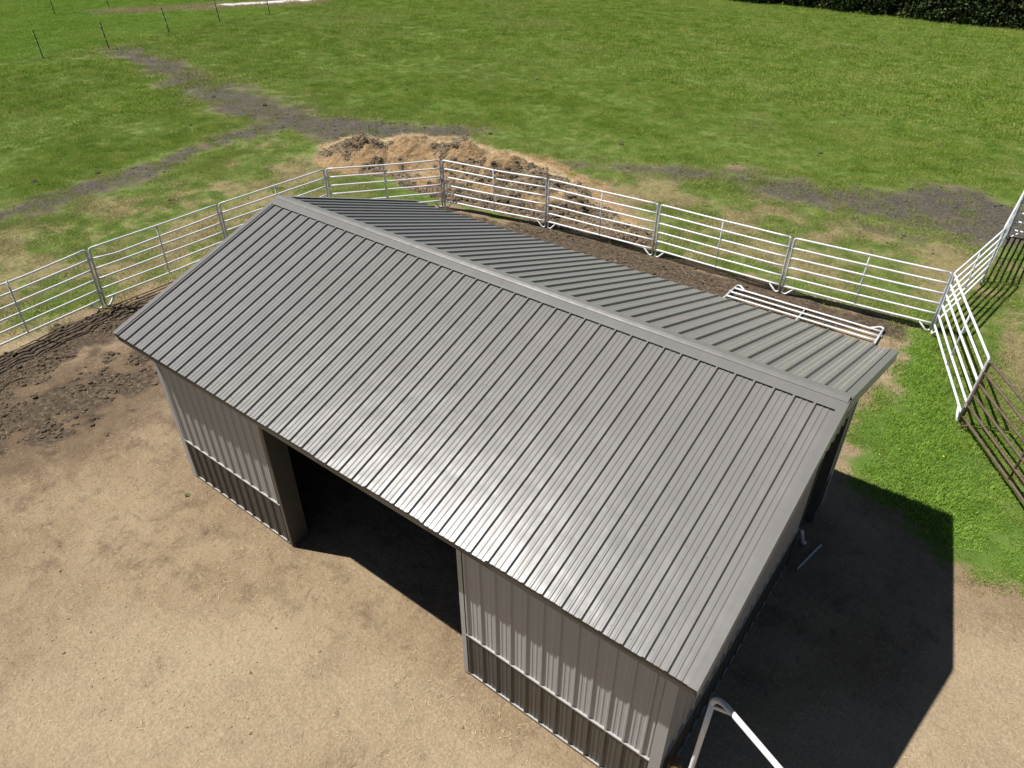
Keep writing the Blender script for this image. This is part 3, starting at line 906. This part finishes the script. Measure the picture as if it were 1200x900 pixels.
# ------------------------------------------------------------------ scatter helper (stuff)
def scatter(name, P, sc, rz, var, variants, attrs=None, label=None, tilt=None):
    me = bpy.data.meshes.new(name)
    me.vertices.add(len(P))
    me.vertices.foreach_set('co', np.asarray(P, np.float32).ravel())
    def put(n_, ty, d):
        a = me.attributes.new(n_, ty, 'POINT')
        a.data.foreach_set('value', d)
    put('sc', 'FLOAT', np.asarray(sc, np.float32))
    put('rz', 'FLOAT', np.asarray(rz, np.float32))
    put('tl', 'FLOAT', np.asarray(tilt if tilt is not None else np.zeros(len(P)), np.float32))
    put('vr', 'INT', np.asarray(var, np.int32))
    for k, v in (attrs or {}).items():
        put(k, 'FLOAT', np.asarray(v, np.float32))
    o = link(name, me)
    tag(o, label, kind='stuff')
    g = bpy.data.node_groups.new(name, 'GeometryNodeTree')
    g.interface.new_socket('Geometry', in_out='INPUT', socket_type='NodeSocketGeometry')
    g.interface.new_socket('Geometry', in_out='OUTPUT', socket_type='NodeSocketGeometry')
    N, Lk = g.nodes, g.links
    gi, go = N.new('NodeGroupInput'), N.new('NodeGroupOutput')
    def na(n_, ty):
        x = N.new('GeometryNodeInputNamedAttribute')
        x.data_type = ty
        x.inputs[0].default_value = n_
        return x.outputs[0]
    jn = N.new('GeometryNodeJoinGeometry')
    cx = N.new('ShaderNodeCombineXYZ')
    Lk.new(na('tl', 'FLOAT'), cx.inputs[0])
    Lk.new(na('rz', 'FLOAT'), cx.inputs[2])
    scn = na('sc', 'FLOAT')
    vrn = na('vr', 'INT')
    for i, ob in enumerate(variants):
        oi = N.new('GeometryNodeObjectInfo')
        oi.inputs['Object'].default_value = ob
        oi.inputs['As Instance'].default_value = True
        ip = N.new('GeometryNodeInstanceOnPoints')
        cmp_ = N.new('FunctionNodeCompare')
        cmp_.data_type = 'INT'
        cmp_.operation = 'EQUAL'
        Lk.new(vrn, cmp_.inputs[2])
        cmp_.inputs[3].default_value = i
        Lk.new(gi.outputs[0], ip.inputs['Points'])
        Lk.new(cmp_.outputs[0], ip.inputs['Selection'])
        Lk.new(oi.outputs['Geometry'], ip.inputs['Instance'])
        Lk.new(cx.outputs[0], ip.inputs['Rotation'])
        Lk.new(scn, ip.inputs['Scale'])
        Lk.new(ip.outputs[0], jn.inputs[0])
    Lk.new(jn.outputs[0], go.inputs[0])
    md = o.modifiers.new('scatter', 'NODES')
    md.node_group = g
    return o
def proto(name, me, mat):
    me.materials.append(mat)
    return bpy.data.objects.new(name, me)

# ------------------------------------------------------------------ grass
def grass_mat(name):
    t = NT(name)
    dry = t.attr('dry', 'INSTANCER').outputs['Fac']
    lush = t.attr('lush', 'INSTANCER').outputs['Fac']
    bd = t.attr('bl').outputs['Fac']        # per-blade random
    n1 = t.noise(0.20, 4, 0.6)
    n2 = t.noise(1.1, 4, 0.65)
    c = t.ramp(n2, [(0.36, (0.140, 0.270, 0.022)), (0.5, (0.295, 0.410, 0.055)), (0.63, (0.47, 0.51, 0.135))])
    c = t.mix(t.math('MULTIPLY', t.sstep(n1, 0.48, 0.66), 0.65), c, (0.48, 0.51, 0.150))
    c = t.mix(t.math('MULTIPLY', bd, 0.5), c, (0.41, 0.49, 0.095))
    c = t.mix(t.math('MULTIPLY', lush, 0.75), c, (0.34, 0.56, 0.075))
    rv = t.attr('rv', 'INSTANCER').outputs['Fac']
    c = t.mix(t.math('MULTIPLY', rv, 0.45), c, (0.13, 0.215, 0.028))
    f = t.sstep(t.math('ADD', t.math('MULTIPLY', dry, 1.15), t.math('MULTIPLY', bd, 0.45)), 0.40, 0.95)
    c = t.mix(f, c, (0.42, 0.35, 0.19))
    t.out(c, 0.6, None, 0.25)
    # thin blades let some light through
    tr = t.n('ShaderNodeBsdfTranslucent')
    t.set(tr.inputs[0], c)
    ms = t.n('ShaderNodeMixShader')
    ms.inputs[0].default_value = 0.30
    t.t.links.new(t.b.outputs[0], ms.inputs[1])
    t.t.links.new(tr.outputs[0], ms.inputs[2])
    t.t.links.new(ms.outputs[0], t.t.nodes['Material Output'].inputs[0])
    return t.m
M_GRASS = grass_mat('grass_blades')
def grass_patch(seed, n, rad, h0, h1, wd):
    r = random.Random(seed)
    V, F, bl_ = [], [], []
    for i in range(n):
        a, d = r.uniform(0, 2*PI), rad*math.sqrt(r.random())
        x, y = d*math.cos(a), d*math.sin(a)
        h = r.uniform(h0, h1)*(1-0.45*(d/rad)**2)
        w = wd*r.uniform(0.7, 1.3)
        an = r.uniform(0, 2*PI)
        lx_, ly_ = math.cos(an), math.sin(an)
        ta = r.uniform(0, 2*PI)
        le = h*r.uniform(0.2, 0.95)
        dx, dy = le*math.cos(ta), le*math.sin(ta)
        b = len(V)
        V += [(x-lx_*w, y-ly_*w, -.01), (x+lx_*w, y+ly_*w, -.01),
              (x+dx*.35+lx_*w*.8, y+dy*.35+ly_*w*.8, h*.6), (x+dx*.35-lx_*w*.8, y+dy*.35-ly_*w*.8, h*.6), (x+dx, y+dy, h)]
        F += [(b, b+1, b+2, b+3), (b+3, b+2, b+4)]
        bl_ += [r.random()]*5
    me = mesh('grass_patch', V, F)
    a = me.attributes.new('bl', 'FLOAT', 'POINT')
    a.data.foreach_set('value', np.array(bl_, np.float32))
    return me
short_g = [proto('grass_patch', grass_patch(i, 95, 0.30, 0.035, 0.085, 0.0050), M_GRASS) for i in range(4)]
tall_g = [proto('grass_patch', grass_patch(20+i, 110, 0.22, 0.03, 0.10, 0.0048), M_GRASS) for i in range(3)]
far_g = [proto('grass_patch', grass_patch(40+i, 110, 0.55, 0.05, 0.12, 0.010), M_GRASS) for i in range(3)]
VIEW = [(-6, -4), (14.5, 3), (15.5, 12), (15, 40), (16, 84), (-30, 84), (-74, 44), (-74, 20), (-36, 5), (-14, -4)]
def cells(x0, x1, y0, y1, s):
    a = np.arange(x0, x1, s)
    b = np.arange(y0, y1, s)
    A_, B_ = np.meshgrid(a, b)
    A_ = A_.ravel()+RNG.uniform(-.5, .5, A_.size)*s*1.2
    B_ = B_.ravel()+RNG.uniform(-.5, .5, B_.size)*s*1.2
    ok = sdist(VIEW, A_, B_) < 0
    return A_[ok], B_[ok]
def near_zone(x, y):
    return (x > -22) & (y < 31)
def place_grass(name, x, y, variants, base, dens, label, s0, s1, extra=None):
    k = masks(x, y)
    hp = (x > -12.5) & (x < 2) & (y > 12.6) & (y < 16.2)
    clump = fbm(x, y, 0.55, 4, 81, 0.6)
    pr = k['grass']*dens*(0.78+0.5*sstep(clump, 0.30, 0.62))*(1-0.62*k['dry'])
    pr = np.where((k['lush'] > .3) & (x > 0), k['grass']*k['lush']*(0.62+0.5*sstep(fbm(x, y, 1.8, 4, 82, .6), .34, .58)), pr)
    pr = np.where((k['lush'] > .5) & (x < 0), pr*1.6, pr)
    pr = np.where(hp, 0, pr)
    ok = RNG.random(x.size) < pr
    if extra is not None: ok &= extra(x, y, k)
    x, y = x[ok], y[ok]
    kk = {a: b[ok] for a, b in k.items()}
    z = ground_z(x, y, kk)
    sc_ = RNG.uniform(s0, s1, x.size)*(0.8+0.45*sstep(clump[ok], 0.35, 0.7))*(1-0.3*kk['dry'])
    return scatter(name, np.stack([x, y, z], 1), sc_, RNG.uniform(0, 2*PI, x.size), RNG.integers(0, len(variants), x.size), variants,
                   dict(dry=np.clip(kk['dry']*0.9+kk['pale']*.9+0.25*kk['mud'], 0, 1), lush=kk['lush']*(1-kk['pale'])*np.where(x < 0, .45, 1.0), rv=RNG.random(x.size)), label)
x, y = cells(-22, 16, -5, 31, 0.21)
place_grass('pasture_grass', x, y, short_g, 1, 0.85, 'short grazed grass of the pasture', 0.75, 1.15, lambda x, y, k: k['lush'] < .5)
x, y = cells(9, 16, 5, 15, 0.17)
place_grass('yard_grass', x, y, tall_g, 1, 1.0, 'lush green grass beside the shed', 0.75, 1.2, lambda x, y, k: k['lush'] > .3)
x, y = cells(-75, 16, 2, 84, 0.40)
place_grass('far_grass', x, y, far_g, 1, 0.95, 'grass of the far pasture', 0.8, 1.25, lambda x, y, k: ~near_zone(x, y))

# dandelions: yellow specks
M_DAND = NT('dandelion_yellow').out((0.62, 0.46, 0.02), 0.7)
def disc(n, r):
    return mesh('flower', [(0, 0, .03)]+[(r*math.cos(2*PI*i/n), r*math.sin(2*PI*i/n), .022) for i in range(n)], [(0, i+1, (i+1) % n+1) for i in range(n)])
fl = [proto('flower', disc(7, 0.016), M_DAND)]
fx, fy = [], []
for cx_, cy_, s_, n_ in ((-57.5, 21, 1.3, 150), (-39.2, 22.0, .8, 70), (11.0, 9.0, .8, 4), (5, 40, 8, 60), (-20, 30, 9, 50)):
    fx += list(RNG.normal(cx_, s_, n_)); fy += list(RNG.normal(cy_, s_, n_))
fx, fy = np.array(fx), np.array(fy)
scatter('dandelion_flowers', np.stack([fx, fy, ground_z(fx, fy)+.05], 1), RNG.uniform(.7, 1.5, fx.size), RNG.uniform(0, 6, fx.size), np.zeros(fx.size), fl, None, 'yellow dandelion flowers dotted in the grass')

# ------------------------------------------------------------------ clods and straw litter
def clod(seed, sub=1):
    bm = bmesh.new()
    bmesh.ops.create_icosphere(bm, subdivisions=sub, radius=1)
    r = random.Random(seed)
    for v in bm.verts:
        f = 1+r.uniform(-.32, .32)
        v.co = Vector((v.co.x*f*1.15, v.co.y*f, v.co.z*f*.62))
    me = bpy.data.meshes.new('clod'); bm.to_mesh(me); bm.free()
    return me
t = NT('dark_clod')
M_CLOD = t.out(t.ramp(t.noise(9, 5, .7), [(0.3, (0.045, 0.033, 0.023)), (0.52, (0.115, 0.086, 0.059)), (0.72, (0.21, 0.158, 0.105))]), 0.95, t.bump(t.noise(50, 4, .7), .5, .01), .1)
t = NT('tan_clod')
M_CLODT = t.out(t.ramp(t.noise(6, 5, .7), [(0.3, (0.19, 0.13, 0.08)), (0.7, (0.38, 0.285, 0.185))]), 0.95, t.bump(t.noise(50, 4, .7), .5, .01), .1)
dark_c = [proto('clod', clod(i), M_CLOD) for i in range(4)]
tan_c = [proto('clod', clod(10+i), M_CLODT) for i in range(3)]
def pick(n, x0, x1, y0, y1, f):
    x, y = RNG.uniform(x0, x1, n), RNG.uniform(y0, y1, n)
    k = masks(x, y)
    ok = RNG.random(n) < f(x, y, k)
    ok &= ~((x > 0.0) & (x < 9.7) & (y > 0.2) & (y < 6.6))
    return x[ok], y[ok], {a: b[ok] for a, b in k.items()}
_c = [pick(n_, *bx_, lambda x, y, k: np.clip(sstep(k['muck'], .38, .9)*.7*sstep(fbm(x, y, 1.6, 3, 91), .36, .6)+k['mud']*.16, 0, 1)) for n_, bx_ in ((34000, (-7.3, -0.6, -5, 8)), (30000, (-18, 13, 8, 26)))]
x, y = np.concatenate([_c[0][0], _c[1][0]]), np.concatenate([_c[0][1], _c[1][1]])
k = {a: np.concatenate([_c[0][2][a], _c[1][2][a]]) for a in _c[0][2]}
s = RNG.uniform(.012, .05, x.size)*RNG.uniform(.6, 1.3, x.size)
scatter('mud_clods', np.stack([x, y, ground_z(x, y, k)+s*.15], 1), s, RNG.uniform(0, 6, x.size), RNG.integers(0, 4, x.size), dark_c, None, 'dark clods of churned muck')
x, y, k = pick(26000, -7, 14, -6, 12, lambda x, y, k: np.clip((1-k['grass'])*(.10+.5*sstep(fbm(x, y, .5, 4, 92), .48, .7)), 0, 1))
s = RNG.uniform(.004, .014, x.size)*np.where(RNG.random(x.size) < .06, 2.0, 1)
scatter('dirt_crumbs', np.stack([x, y, ground_z(x, y, k)+s*.2], 1), s, RNG.uniform(0, 6, x.size), RNG.integers(0, 3, x.size), tan_c, None, 'crumbs of dry earth in the yard')
M_STRAW = NT('straw').out((0.60, 0.47, 0.28), 0.8)
def straw_bit(seed, n=6, rad=.16):
    r = random.Random(seed)
    V, F = [], []
    for i in range(n):
        x, y, a = r.uniform(-rad, rad), r.uniform(-rad, rad), r.uniform(0, PI)
        l, w = r.uniform(.006, .024), r.uniform(.0012, .0026)
        z0, z1 = r.uniform(.004, .012), r.uniform(.004, .022)
        c_, s_ = math.cos(a), math.sin(a)
        b = len(V)
        V += [(x-c_*l-s_*w, y-s_*l+c_*w, z0), (x-c_*l+s_*w, y-s_*l-c_*w, z0), (x+c_*l+s_*w, y+s_*l-c_*w, z1), (x+c_*l-s_*w, y+s_*l+c_*w, z1)]
        F.append((b, b+1, b+2, b+3))
    return mesh('straw_bit', V, F)
st_ = [proto('straw_bit', straw_bit(i), M_STRAW) for i in range(4)]
x, y, k = pick(60000, -14, 14, -6, 21, lambda x, y, k: np.clip((1-k['grass'])*(.05+.32*sstep(fbm(x, y, .7, 4, 93), .5, .72))+.5*k['straw'], 0, 1))
hpz = ground_z(x, y, k)
scatter('straw_litter', np.stack([x, y, hpz], 1), RNG.uniform(.6, 1.3, x.size), RNG.uniform(0, 6, x.size), RNG.integers(0, 4, x.size), st_, None, 'bits of straw littering the bare earth')
# straw and lumps on the heap
ok = np.where((hz > 0.02))[0]
sel = RNG.choice(ok, 14000)
hp_ = np.stack([a_[sel]+RNG.uniform(-.03, .03, sel.size), b_[sel]+RNG.uniform(-.03, .03, sel.size), (gzz+hz)[sel]-.004], 1)
scatter('heap_straw', hp_, RNG.uniform(.8, 1.8, sel.size), RNG.uniform(0, 6, sel.size), RNG.integers(0, 4, sel.size), st_, None, 'loose straw on the heap', RNG.uniform(-.3, .3, sel.size))
okd = np.where((hz > 0.02) & (darkm > .5))[0]
sel = RNG.choice(okd, 1500)
s = RNG.uniform(.03, .10, sel.size)*np.where(RNG.random(sel.size) < .12, 2.0, 1)
scatter('heap_lumps', np.stack([a_[sel], b_[sel], (gzz+hz)[sel]-s*.15], 1), s, RNG.uniform(0, 6, sel.size), RNG.integers(0, 4, sel.size), dark_c, None, 'dark lumps of manure on the heap', RNG.uniform(-.5, .5, sel.size))

# ------------------------------------------------------------------ dung heaps in the pasture
dm = []
for i in range(3):
    bm = bmesh.new()
    r = random.Random(60+i)
    for j in range(9):
        q_ = bmesh.ops.create_icosphere(bm, subdivisions=1, radius=r.uniform(.04, .075))
        off = Vector((.10*math.cos(j*2.4)*math.sqrt(j/9), .09*math.sin(j*2.4)*math.sqrt(j/9), .03-.02*j/9))
        for v in q_['verts']:
            v.co = v.co*(1+r.uniform(-.2, .2))+off
    me = bpy.data.meshes.new('dung_heap'); bm.to_mesh(me); bm.free()
    me.materials.append(M_CLOD)
    dm.append(me)
for i, (x, y) in enumerate([(-26.9, 32.7), (-26.2, 33.0), (-35, 29.7), (-19.2, 12.7), (-17.5, 5.5), (-16.6, 7.3), (-7.8, 29.9), (-.6, 49.1), (3.4, 25.2), (-8.2, 19.4), (-15.9, 22.4), (-19.2, 16.5), (-22.5, 16.0), (-31, 27), (-26, 22.5), (2.5, 31), (-2.5, 40), (7, 38), (-3.2, 21.5), (-12, 28), (-12.1, 7.4), (6.8, 29), (-20.5, 20.4), (-5.2, 33.8)]):
    o = link('dung_heap', dm[i % 3])
    o.location = (x, y, gz(x, y)+.01)
    o.rotation_euler.z = i*1.7
    s = .6+.35*((i*37) % 10)/10
    o.scale = (s, s, s)
    tag(o, 'small dark dung heap lying in the open pasture', 'dung', 'dung heaps in the pasture')

# small weed by the left wall foot
wv, wf_ = [], []
r = random.Random(5)
for i in range(26):
    a = r.uniform(0, 2*PI); l = r.uniform(.02, .06); w = .008
    c_, s_ = math.cos(a), math.sin(a)
    b = len(wv)
    wv += [(0, 0, 0), (c_*l*.5-s_*w, s_*l*.5+c_*w, l*.55), (c_*l, s_*l, l*.5), (c_*l*.5+s_*w, s_*l*.5-c_*w, l*.5)]
    wf_.append((b, b+1, b+2, b+3))
wd = link('weed', mesh('weed', wv, wf_), NT('weed_green').out((0.07, 0.13, 0.025), .6))
wd.location = (.62, -.06, gz(.62, -.06))
tag(wd, 'tiny green weed in bare dirt by the left front wall', 'weed')

# ------------------------------------------------------------------ trees at the far side of the pasture
t = NT('tree_leaves')
lf = t.attr('lv').outputs['Fac']
c = t.ramp(lf, [(0.0, (0.022, 0.038, 0.010)), (0.55, (0.050, 0.072, 0.018)), (1.0, (0.15, 0.165, 0.045))])
M_LEAF = t.out(c, 0.65, None, .2)
t = NT('bark')
M_BARK = t.out(t.ramp(t.noise(8, 5, .7, stretch=(4, 4, .6)), [(.3, (.05, .038, .028)), (.7, (.15, .118, .088))]), .9, t.bump(t.noise(12, 5, .7, stretch=(4, 4, .6)), .7, .03))
def tree_meshes(seed, h, rad):
    r = random.Random(seed)
    g = np.random.default_rng(seed)
    # trunk with limbs
    bm = bmesh.new()
    segs = [([(0, 0, -.3), (.05, .03, h*.25), (.1, -.05, h*.5), (.02, .04, h*.82)], .20, .04)]
    for i in range(9):
        z = h*(.12+.07*i); a = r.uniform(0, 2*PI); l = rad*(.8-.05*i)
        segs.append(([(.05, 0, z), (l*.5*math.cos(a), l*.5*math.sin(a), z+l*.2), (l*math.cos(a), l*math.sin(a), z+l*.3)], .06, .015))
    for pts, r0, r1 in segs:
        m_ = tube('t', pts, r0, 7, True, r1)
        bm.from_mesh(m_); bpy.data.meshes.remove(m_)
    trunk = bpy.data.meshes.new('trunk'); bm.to_mesh(trunk); bm.free()
    trunk.materials.append(M_BARK)
    # crown: sprays of small leaves through the whole volume, down to the ground
    P, N_, Lv = [], [], []
    for i in range(330):
        z = h*(r.random()**1.25)
        f = z/h
        rr_ = rad*(1.0-.15*max(0, .12-f)/.12)*max(.12, (1-f)**.6)*(0.7+.5*r.random())
        a = r.uniform(0, 2*PI)
        d = rr_*math.sqrt(r.uniform(.25, 1))
        c0 = np.array((d*math.cos(a), d*math.sin(a), z+.15))
        n = r.randint(20, 34)
        sz = r.uniform(.16, .38)
        p = c0+g.normal(0, 1, (n, 3))*np.array((sz, sz, sz*.6))
        P.append(p)
        Lv.append(np.clip(g.normal(r.random()**1.6*.8, .16, n), 0, 1))
    P = np.concatenate(P); Lv = np.concatenate(Lv)
    P[:, 2] = np.maximum(P[:, 2], .05)
    n = len(P)
    e1 = g.normal(0, 1, (n, 3)); e1 /= np.linalg.norm(e1, axis=1)[:, None]
    e2 = np.cross(e1, g.normal(0, 1, (n, 3))); e2 /= np.linalg.norm(e2, axis=1)[:, None]
    l = g.uniform(.07, .14, n)[:, None]; w = l*.5
    V = np.stack([P-e1*l, P+e2*w, P+e1*l, P-e2*w], 1).reshape(-1, 3)
    me = bpy.data.meshes.new('crown')
    me.from_pydata(V.tolist(), [], np.arange(4*n).reshape(-1, 4).tolist())
    a = me.attributes.new('lv', 'FLOAT', 'POINT')
    a.data.foreach_set('value', np.repeat(Lv, 4).astype(np.float32))
    me.materials.append(M_LEAF)
    return trunk, me
TM = [tree_meshes(100+i, (6.5, 7.4, 5.6)[i], (1.9, 2.1, 1.8)[i]) for i in range(3)]
tlab = ['leftmost dark green tree of the far row', 'second', 'third', 'fourth', 'fifth', 'sixth', 'seventh', 'eighth', 'ninth', 'tenth', 'eleventh', 'twelfth']
row = [(-18.2+2.35*i, 61.4-0.12*i+0.35*math.sin(i*2.1)) for i in range(13)]
for i, (x, y) in enumerate(row):
    lab = 'dark green bushy tree in the far tree row, number %s from its left end' % ['one', 'two', 'three', 'four', 'five', 'six', 'seven', 'eight', 'nine', 'ten', 'eleven', 'twelve', 'thirteen'][i]
    r_ = empty('bushy_tree', (x, y, gz(x, y)), lab, 'tree', 'trees at the far edge of the pasture')
    r_.rotation_euler.z = i*1.9
    s = 0.92+.22*((i*7) % 5)/5
    r_.scale = (s*1.05, s*1.05, s)
    link('trunk', TM[i % 3][0], None, r_)
    link('crown', TM[i % 3][1], None, r_)
for i in range(11):
    x, y = -17+2.9*i, 65+.5*math.sin(i*1.7)
    r_ = empty('bushy_tree', (x, y, gz(x, y)), 'tree of the shaded second row behind the far tree row', 'tree', 'trees of the hidden second row')
    r_.rotation_euler.z = i*2.3+1
    r_.scale = (1.25, 1.25, 1.2)
    link('trunk', TM[(i+1) % 3][0], None, r_)
    link('crown', TM[(i+1) % 3][1], None, r_)
